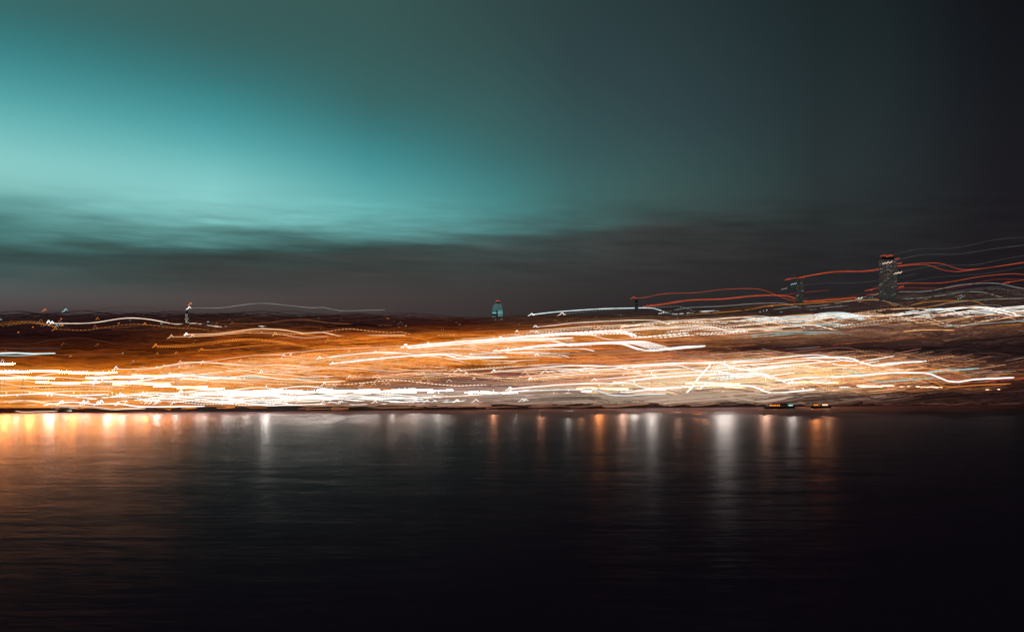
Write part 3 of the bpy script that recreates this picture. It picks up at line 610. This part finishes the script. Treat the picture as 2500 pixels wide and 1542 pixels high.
def build_mass():
    R = random.Random(99); b = MB(); cols = []; gm = emis('city_glow', (255,255,255), .95)
    at_ = gm.node_tree.nodes.new('ShaderNodeAttribute'); at_.attribute_name = 'stroke_colour'
    gm.node_tree.links.new(at_.outputs['Color'], [n for n in gm.node_tree.nodes if n.type == 'EMISSION'][0].inputs[0])
    for i in range(9500):
        px = R.uniform(-700, 2900); py = 764+R.random()**.9*230
        right = max(0, min(1, (px-1250)/1000))
        top = 768-right*45+11*math.exp(-((px-1180)/350)**2)
        py = top+(py-764)*(994-right*2-top)/230
        s = R.uniform(.25, .9); t = template(px, py)
        mx = px+t[-1][0]*s*.5
        c = gcol(mx, py+t[-1][1]*s*.5); k = R.choice((.7,.85,.95,1.0,1.0,1.06,1.18)); 
        c = [min(255, v*k) for v in c]
        Y = depth_at(mx, py+4, 4) or (3000+R.uniform(-250, 250))
        if py > 985: Y = max(Y, shore(px2x(mx, Y))+3)
        w = R.choice((1.2,1.8,2.6,3.6,5.0,7.0)) if py > 800 else R.choice((1.0,1.3,1.8,2.4))
        add_path(b, [(px+x*s, py+y*s) for x, y in t], Y, w, gm, None, 4)
        cols.extend([lin(c)]*(len(b.v)-len(cols)))
    for i in range(2600):
        px = R.uniform(-500, 2500); py = R.uniform(800, 988)-max(0, min(1, (px-1250)/1000))*20*R.random()
        s = R.uniform(.3, .95); t = template(px, py); mx = px+t[-1][0]*s*.5; c = gcol(mx, py)
        if sum(c) < 200: continue
        kk = 1.1 if px < 500 else 1.25; c = [min(255, v*kk+R.uniform(0, 18 if px < 500 else 40)) for v in c]; Y = depth_at(mx, py+2, 7) or 2900
        Y = max(Y, shore(px2x(mx, Y))+3)
        add_path(b, [(px+x*s, py+y*s) for x, y in t], Y, R.uniform(.7, 1.3), gm, (R.uniform(4,8), R.uniform(2,4)) if R.random() < .25 else None, 4)
        cols.extend([lin(c)]*(len(b.v)-len(cols)))
    for i in range(620):
        px = R.uniform(150, 1150); py = 908-(px-230)*.088+R.uniform(-4, 44); s = R.uniform(.35, 1.0); t = template(px, py)
        c = R.choice(((255,176,104),(250,150,60),(255,206,160),(240,130,30),(255,190,130))); Y = depth_at(px, py+2, 8) or 2900
        Y = max(Y, shore(px2x(px, Y))+3)
        add_path(b, [(px+x*s, py+y*s) for x, y in t], Y, R.uniform(.7, 1.5), gm, (R.uniform(4,8), R.uniform(2,4)) if R.random() < .3 else None, 4)
        cols.extend([lin(c)]*(len(b.v)-len(cols)))
    o = b.build('city_lights'); ca = o.data.attributes.new('stroke_colour', 'FLOAT_COLOR', 'POINT')
    ca.data.foreach_set('color', [x for c in cols for x in (*c, 1.0)])
    tag(o, 'mass of fine amber and peach light streaks covering the far bank', kind='stuff')
build_mass()

# ------------------------------------------------------------ towers and other buildings
dark = surf('dark_facade', (.045,.035,.035), .7, .3, .1)
dark2 = surf('pale_facade', (.5,.44,.42), .7, .08, .1)
roofm = surf('dark_roof', (.03,.025,.025), .9, .3, .1)
stone = surf('pale_stone', (.3,.26,.22), .8, .2, .3)
winw = {c: LM(c) for c in 'SPGgOYTAb'}
def tower_oval():
    Y = 2900; cx = px2x(1215, Y); zb = px2z(785, Y)-2; u = Y/F
    H = 50*u; root = empty('oval_tower', (cx, Y, zb), 'oval domed tower with teal lit floors and a red top light, on the skyline', 'tower')
    gl = surf('teal_glass', (.05,.12,.12), .25, .3, .05)
    prof = [(r*13.5*u, h*H) for r, h in ((.86,0),(.98,.15),(1,.35),(.99,.55),(.90,.72),(.72,.86),(.42,.96),(.05,1.0))]
    b = MB(); b.lathe((0,0,0), prof, gl, 28); b.build('glass_body', root, smooth=True)
    def rad(h):
        return interp([(h_*H, r) for (r, _), h_ in zip(prof, (0,.15,.35,.55,.72,.86,.96,1.0))], h)
    dim = emis('tower_teal_dim', (90,120,120), .85); mid = emis('tower_teal', (104,150,150), .9); br = emis('tower_teal_bright', (130,196,194), 1.0)
    rr = random.Random(4)
    for k in range(24):
        h = H*(.02+.9*k/24); f = k/24
        for (a0, a1) in (((200, 262), (272, 338)) if k < 15 else ((200, 338),)):
            left = a0 == 200
            m = dim
            if k in (2, 3): m = br
            if k in (5, 6) and left: m = mid
            if k in (11, 12) and left: m = br
            if k in (11, 12, 14, 15) and not left: m = br
            if not left and k in (4,5,6,7,8,9,10): m = mid
            if left and k in (4, 8, 9, 13) : continue
            
            r = rad(h+1)*1.012; pts = [(r*math.cos(math.radians(a)), r*math.sin(math.radians(a)), h+.6*H/24) for a in range(a0, a1+1, 8)]
            q = MB(); q.tube(pts, H/24*.36, m, 4, .3); q.build('window_band', root)
    q = MB(); q.tube([(0,0,H-1),(0,0,H+5)], .8, dark, 6); q.build('mast', root)
    q = MB(); q.tube([(-5*u,-3,H+1),(0,-3,H+4),(2.5*u,-3,H+2.5),(6*u,-3,H+2.5)], [.5,.7,.5,.3], emis('beacon_red', (250,110,80), 1.0), 5); q.build('beacon', root)
tower_oval()
def slab_tower(px, ytop, ybot, w, Y, mat, name, label, rows, cols, wc, prob, seed, mark_h=True, extra=10):
    u = Y/F; cx = px2x(px, Y); zb = px2z(ybot, Y)-extra; H = (ybot-ytop)*u+extra; W = w*u
    root = empty(name, (cx, Y, zb), label, 'tower'); root.rotation_euler.z = -math.atan(cx/Y); b = MB(); b.box((0,0,0), (W, W*.8, H), mat); b.build('shaft', root)
    b = MB(); b.box((0,0,H+.005), (W*.7, W*.5, 5), roofm); b.build('roof_plant', root)
    rr = random.Random(seed); n = 0
    for j in range(rows):
        for i in range(cols):
            if rr.random() > prob or n > 95: continue
            n += 1
            x = -W/2+W*(i+.5+rr.uniform(-.25,.25))/cols; z = extra+(H-extra-3)*(j+.5+rr.uniform(-.3,.3))/rows; y = -W*.4-.35
            b = MB()
            b.tube([(x-2.6*u, y, z-.9*u),(x-.8*u, y, z-.2*u),(x+.6*u, y, z-.5*u),(x+2.8*u, y, z+.8*u)], .5*u*rr.uniform(.7, 1.15), LM(rr.choice(wc)), 4); b.build('lit_window', root)
    return root
vd = surf('tower_dark', (.030,.026,.028), .8, .2, .1); pale = surf('tower_pale_panels', (.46,.34,.35), .8, .08, .1)
slab_tower(2168, 634, 722, 42, 2350, pale, 'window_tower', 'tall dark tower dotted with rows of pale lit windows, red lights at its top', 15, 5, 'GBgbGg', .66, 3)
slab_tower(1952, 679, 735, 18, 2500, pale, 'grey_tower', 'slim grey tower under the head of the long red trail', 9, 2, 'gggG', .8, 5)
slab_tower(1554, 737, 768, 9, 2700, pale, 'small_tower', 'small faint grey tower under the upper thin red trail', 4, 1, 'gg', .8, 6)
# slim spire tower at left with a floodlit foot
Y = 2100; u = Y/F; cx = px2x(457, Y); zb = px2z(818, Y)-6
rt = empty('slim_tower', (cx, Y, zb), 'slim pale tower with white floodlit foot on the left skyline', 'tower')
H = (818-757)*u+6; b = MB(); b.box((0,0,0), (13*u,13*u,H*.42), dark2, .85); b.build('lower_shaft', rt)
b = MB(); b.box((0,0,H*.42+.01), (9*u,9*u,H*.46), dark2, .8); b.build('upper_shaft', rt)
b = MB(); b.lathe((0,0,H*.88+.02), [(4.2*u,0),(3*u,2),(.2,H*.12)], roofm, 12); b.build('spire', rt)
ld = bpy.data.lights.new('floodlight_beam', 'POINT'); ld.energy = 5000; ld.color = (1,.9,.82); ld.shadow_soft_size = 1
lo = bpy.data.objects.new('floodlight_beam', ld); COL.objects.link(lo); lo.parent = rt; lo.location = (-4, -30*u, 34)
for k in range(5):
    b = MB(); b.tube([((-7+3.4*k)*u,-8*u,5+.8*k),((-6+3.4*k)*u,-8*u,8+.8*k),((-5+3.4*k)*u,-8*u,6+.8*k)], 1.0*u, LM('W'), 4); b.build('floodlight', rt)

# low riverside and hillside buildings between the trails
def house(px, py, w, h, dark_m, win, cols, rows, label, seed, colon=False):
    Y = depth_at(px, py, 0) or 2600; x = px2x(px, Y); z = terr(x, Y)-1; u = Y/F
    W = w*u; Hh = h*u+1; D = max(8, W*.35)
    rt = empty('colonnaded_building' if colon else 'building', (x, Y+D/2, z), label, 'building')
    b = MB(); b.box((0,0,0), (W, D, Hh), dark_m); b.build('wall', rt)
    b = MB(); b.prism((0,0,Hh+.01), [(-W/2-.6,0),(W/2+.6,0),(W/2-3,2.6),(-W/2+3,2.6)], D+1.2, roofm); b.build('roof', rt)
    rr = random.Random(seed)
    for j in range(rows):
        for i in range(cols):
            if rr.random() > .8 and not colon: continue
            xx = -W/2+W*(i+.5)/cols; zz = 1.5+(Hh-2)*(j+.25)/rows
            b = MB(); b.box((xx, -D/2-.06, zz), (W/cols*.45, .14, (Hh-2)/rows*(.55 if not colon else .85)), LM(win)); b.build('column' if colon else 'window', rt)  # columns glow too: their lit look is put into emission
    return rt
blds = [(120,880,120,10,'b',9,1,'long low dim building on the left slope under the brown hooks'),(330,872,90,12,'b',7,1,'dim building on the left slope right of the longest one'),
 (545,868,110,12,'b',8,1,'dim building just above the lone white trail'),(860,918,130,14,'b',12,2,'dim pale fronted building below the left orange slope'),
 (1010,926,140,16,'b',12,2,'dim building over the central quay, right of the pale fronted one'),(1180,922,120,16,'b',10,2,'dim building over the central quay, left of the pillars'),
 (2020,862,90,9,'b',8,1,'dim building in the dark gap left of the orange pillar'),(2180,874,110,9,'b',8,1,'dim building in the dark gap under the dotted trail'),
 (2420,880,130,10,'b',9,1,'dim building in the dark gap at the right edge'),(2330,960,140,14,'b',9,1,'dark building low at the far right quay'),(2200,972,90,12,'b',7,1,'dark building low on the quay right of the golden arc')]
for i, (px, py, w, h, wn, c, r, lab) in enumerate(blds): house(px, py, w, h, vd, wn, c, r, lab, i+40)
house(940, 920, 110, 14, surf('warm_wall', (.2,.12,.06)), 'g', 15, 1, 'building with a row of pale grey columns below the orange slope', 3, True)

# floodlit pillars (short glowing shafts on dark bases)
def pillar(px, y0, y1, w, c, label, Y=None):
    Y = Y or depth_at(px, y1+6, 1) or 2500; u = Y/F; z0 = px2z(y1, Y); z1 = px2z(y0, Y); x = px2x(px, Y); zt = terr(x, Y)
    rt = empty('lit_pillar', (x, Y-3, zt), label, 'pillar', None)
    b = MB(); b.box((0,0,-1), (w*u*.6, w*u*.6, max(1.5, z0-zt+1)), dark); b.build('base', rt)
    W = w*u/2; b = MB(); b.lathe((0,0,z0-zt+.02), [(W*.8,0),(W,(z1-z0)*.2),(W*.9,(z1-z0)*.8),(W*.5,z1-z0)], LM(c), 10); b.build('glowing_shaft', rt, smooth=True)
for a in [(1316,886,896,6,'W','white lit pillar, upper half, standing furthest left at centre'),(1316,900,911,8,'W','white lit block right under the furthest left central pillar'),
  (1401,885,896,6,'S','warm lit pillar second from the left at centre'),(1401,900,907,8,'W','white lit block under the second central pillar'),
  (1444,881,894,6,'S','warm lit pillar third from the left at centre'),(1258,878,883,6,'T','small teal lit block left of the central pillars'),
  (1322,966,974,7,'C','cool lit block on the central quay under the pillars'),(1385,962,973,8,'C','cool lit block second on the central quay'),(1448,962,971,6,'C','cool lit block third on the central quay'),
  (1768,924,933,7,'C','cool lit block right of the diagonal beam'),(386,924,945,8,'C','tall cool lit pillar in the left orange street'),(653,930,947,6,'T','pale teal lit pillar in the orange street, left of centre'),
  (236,968,974,4,'T','small pale teal block low on the left street'),
  (1975,841,858,10,'B','dull orange lit pillar in the dark gap, with an amber foot'),(1974,861,867,13,'A','amber lit foot under the dull orange pillar'),
  (2083,859,871,8,'B','dull orange pillar second in the dark gap'),(2201,859,866,9,'b','faintest dull pillar third in the dark gap'),
  (2343,857,872,12,'B','dull orange pillar right in the dark gap'),(2488,866,878,16,'A','amber lit block at the right edge of the dark gap')]: pillar(*a)

# ------------------------------------------------------------ quay lamps and added reflection bars
LAMPK = 10000
iron = surf('lamp_iron', (.03,.03,.03), .5, .2, 2)
def lamp(px, kind, label, k=1.0, h=8.5, r=.36, group='street lamps along the far quay'):
    Y = 700
    for _ in range(4): Y = shore(px2x(px, Y))+2.5
    x = px2x(px, Y); z = 3.1
    rt = empty('street_lamp', (x, Y, z), label, 'street lamp', group)
    b = MB(); b.tube([(0,0,0),(0,0,.6),(0,0,h-.8)], [.16,.11,.07], iron, 6); b.build('pole', rt)
    b = MB(); b.tube([(0,0,h-.8),(0,-.3,h-.2),(0,-1.2,h)], .06, iron, 6); b.build('arm', rt)
    b = MB(); b.lathe((0,-1.2,h-.3), [(.1,-r),(r*.7,-r*.7),(r,0),(r*.7,r*.7),(.1,r)], emis('lamp_'+kind, PAL[kind][0], 3.0), 10); hd = b.build('lamp_head', rt, smooth=True)
    ld = bpy.data.lights.new('lamp_light', 'POINT'); ld.energy = LAMPK*k; ld.color = lin(PAL[kind][0]); ld.shadow_soft_size = .6
    lo = bpy.data.objects.new('lamp_light', ld); COL.objects.link(lo); lo.parent = rt; lo.location = (0, -1.2-1.1, h-.3)
SODIUM = [(18,1.5),(75,1.3),(182,1.2),(275,1),(360,1)]
# (px along the quay, colour, brightness, height)
LP = [(44,'C',.3,8),(118,'C',.4,8),(128,'W',.9,8),(163,'C',.4,8),(199,'C',.5,8),(214,'C',.9,8),(264,'C',.9,8),(287,'C',.3,8),(302,'W',.9,8),(337,'C',.3,8),(351,'C',.3,8),(385,'C',.7,8),(432,'C',.4,8),
      (485,'C',.2,8),(501,'C',.3,8),(552,'C',.15,8),(602,'C',.2,8),(651,'C',1.6,13),(700,'G',.2,8),(800,'C',.12,8),(958,'C',.25,8),(1013,'C',.15,8),(1071,'C',.2,8),(1205,'P',.35,9),(1258,'G',.3,8),(1320,'P',.5,9),(1388,'C',.4,9),(1418,'P',.2,9),
      (1462,'Y',.9,12),(1520,'S',.8,12),(1548,'C',.9,14),(1590,'C',1.6,20),(1655,'S',.4,10),(1700,'O',.6,12),(1722,'P',.5,12),(1756,'C',.9,19),(1768,'C',1.7,27),(1780,'C',1.0,23),(1868,'S',1.1,16),(1932,'C',.9,14),(1990,'Y',1.2,13),(2020,'P',.9,17)]
for i, (px, kd, k, hh) in enumerate(LP):
    sec = 0 if px < 620 else 1 if px < 1190 else 2 if px < 1500 else 3
    n = sum(1 for q in LP[:i] if (0 if q[0] < 620 else 1 if q[0] < 1190 else 2 if q[0] < 1500 else 3) == sec)
    lab = ('Brightest cool quay lamp left of centre, casting a long reflection column' if px == 651 else 'Brightest cool lamp of the right quay, casting the longest reflection' if px == 1768 else
           WORDS[kd].capitalize()+' quay lamp, '+ordn(n)+' from the left '+['under the left waterfront trails','on the quay below the dim central houses','below the lit pillars','on the right quay'][sec])
    lamp(px, kd, lab, k, h=hh, group='quay lamps')
for i, (px, k) in enumerate(SODIUM):
    lamp(px, 'Y', 'Tall glaring orange sodium lamp, '+ordn(i)+' from the left edge of the quay', k, h=9.5, r=.5, group='tall sodium lamps')

KBAR = .42  # strength of the bars, which are added to spread light over the river
def added_light_bar(px, L, h, c, k, label, back=6):
    """a long glowing bar carried on two tall posts"""
    Y = 700
    for _ in range(4): Y = shore(px2x(px, Y))+back
    x = px2x(px, Y); z = terr(x, Y)
    rt = empty('light_bar', (x, Y, z), label, 'light bar', 'long light bars along the quay')
    for sx in (-.35, .35):
        b = MB(); b.tube([(L*sx,.4,-.5),(L*sx,.4,h)], .12, iron, 5); b.build('post', rt)
    b = MB(); b.box((0,.3,h), (L, .2, .4), iron); b.build('housing', rt)
    b = MB(); n = 9; b.tube([(-L/2+L*i/(n-1), 0, h+.25+.35*math.sin(i*.8+px)) for i in range(n)], [.2]+[.3]*(n-2)+[.2], emis('bar_%s_%g' % (c, k), PAL[c][0] if c != 'Y' else (255,176,104), k*KBAR, True), 6); b.build('glowing_bar', rt, smooth=True)
BARS = [(-120,44,30,'Y',700),(-50,44,27,'Y',650),(0,40,22,'Y',560),(55,40,18,'Y',300),(105,36,22,'Y',560),(165,40,15,'Y',240),(215,36,21,'Y',520),(280,36,18,'Y',400),(345,36,14,'Y',250),(385,32,19,'Y',230),(440,34,12,'Y',100),(490,30,11,'Y',50),
        (540,40,7,'S',110),(610,40,8,'C',190),(690,40,9,'C',210),(770,40,8,'C',170),(850,40,9,'C',150),(940,40,8,'S',120),(1030,40,9,'C',130),(1120,40,7,'C',90),(1200,34,7,'S',55),
        (1290,34,6,'Y',26),(1390,36,7,'S',16),(1470,34,9,'Y',40),(1560,36,8,'S',22),(1650,34,9,'Y',42),(1740,36,12,'Y',34),(1830,34,9,'Y',34),(1900,34,8,'S',20),(1985,34,12,'Y',30),(2090,36,9,'S',18),(2180,36,9,'P',24),(2260,30,8,'P',16),(2370,40,6,'P',8),(2470,40,6,'P',6)]
for i, (px, L, h, c, k) in enumerate(BARS):
    added_light_bar(px, L, h, c, k, {'Y':'Orange','S':'Pale','C':'Cool white','P':'Peach'}[c]+' long glowing bar on two posts, '+ordn(i)+' from the left along the quay')

# ------------------------------------------------------------ moored boats
hullm = surf('boat_hull', (.06,.03,.025), .5, .3, .8); cabm = surf('boat_cabin', (.14,.12,.11), .5, .2, .8)
def boat(px, L, c1, c2, label, dy=14, light=2.0):
    Y = shore(px2x(px, 720))-dy; x = px2x(px, Y)
    rt = empty('moored_boat', (x, Y, 0), label, 'boat', None)
    b = MB(); n = 14; k = 0
    for j in range(n+1):
        t = j/n; hw = 2.2*min(1, math.sin(math.pi*min(1, .12+t*.88))**.5+.05) if t < 1 else .1
        xx = -L/2+L*t; sh = .9+.7*abs(t-.4)**1.5*2
        b.v += [(xx,-hw,sh),(xx,-hw*.7,-.3),(xx,hw*.7,-.3),(xx,hw,sh)]
    for j in range(n):
        for q in range(4):
            a = j*4+q; c = j*4+(q+1) % 4; b.f.append((a, c, c+4, a+4))
    b.f += [(0,1,2,3), (n*4+3,n*4+2,n*4+1,n*4)]; b.mats = [hullm]; b.m = [0]*len(b.f); b.build('hull', rt)
    b = MB(); b.box((-L*.05,0,1.0), (L*.55, 2.8, 1.9), cabm, .94); b.build('cabin', rt)
    nw = max(3, int(L/2.2))
    for i in range(nw):
        b = MB(); b.box((-L*.05-L*.24+L*.48*(i+.5)/nw, -1.42, 1.55), (L*.48/nw*.7, .12, .85), emis('boatlight'+c1, PAL[c1][0], PAL[c1][1]*light, True)); b.build('cabin_window', rt)
    b = MB(); b.tube([(L*.1,0,2.92),(L*.1,0,5.6)], .06, iron, 5); b.build('mast', rt)
    b = MB(); b.lathe((L*.1,0,5.6), [(.05,0),(.3,.2),(.3,.5),(.05,.7)], emis('boatmast'+c2, PAL[c2][0], PAL[c2][1]*light*4, True), 8); b.build('mast_light', rt)
boat(1893, 15, 'O', 'O', 'moored boat with glowing orange cabin windows by the right quay', light=1.4)
boat(1930, 6, 'T', 'C', 'small moored boat with teal lit windows right of the orange one')
boat(1992, 7, 'O', 'Y', 'small moored boat with orange windows, left of the last bright one')
boat(2014, 8, 'P', 'S', 'moored boat with peach lit windows, rightmost of the four')
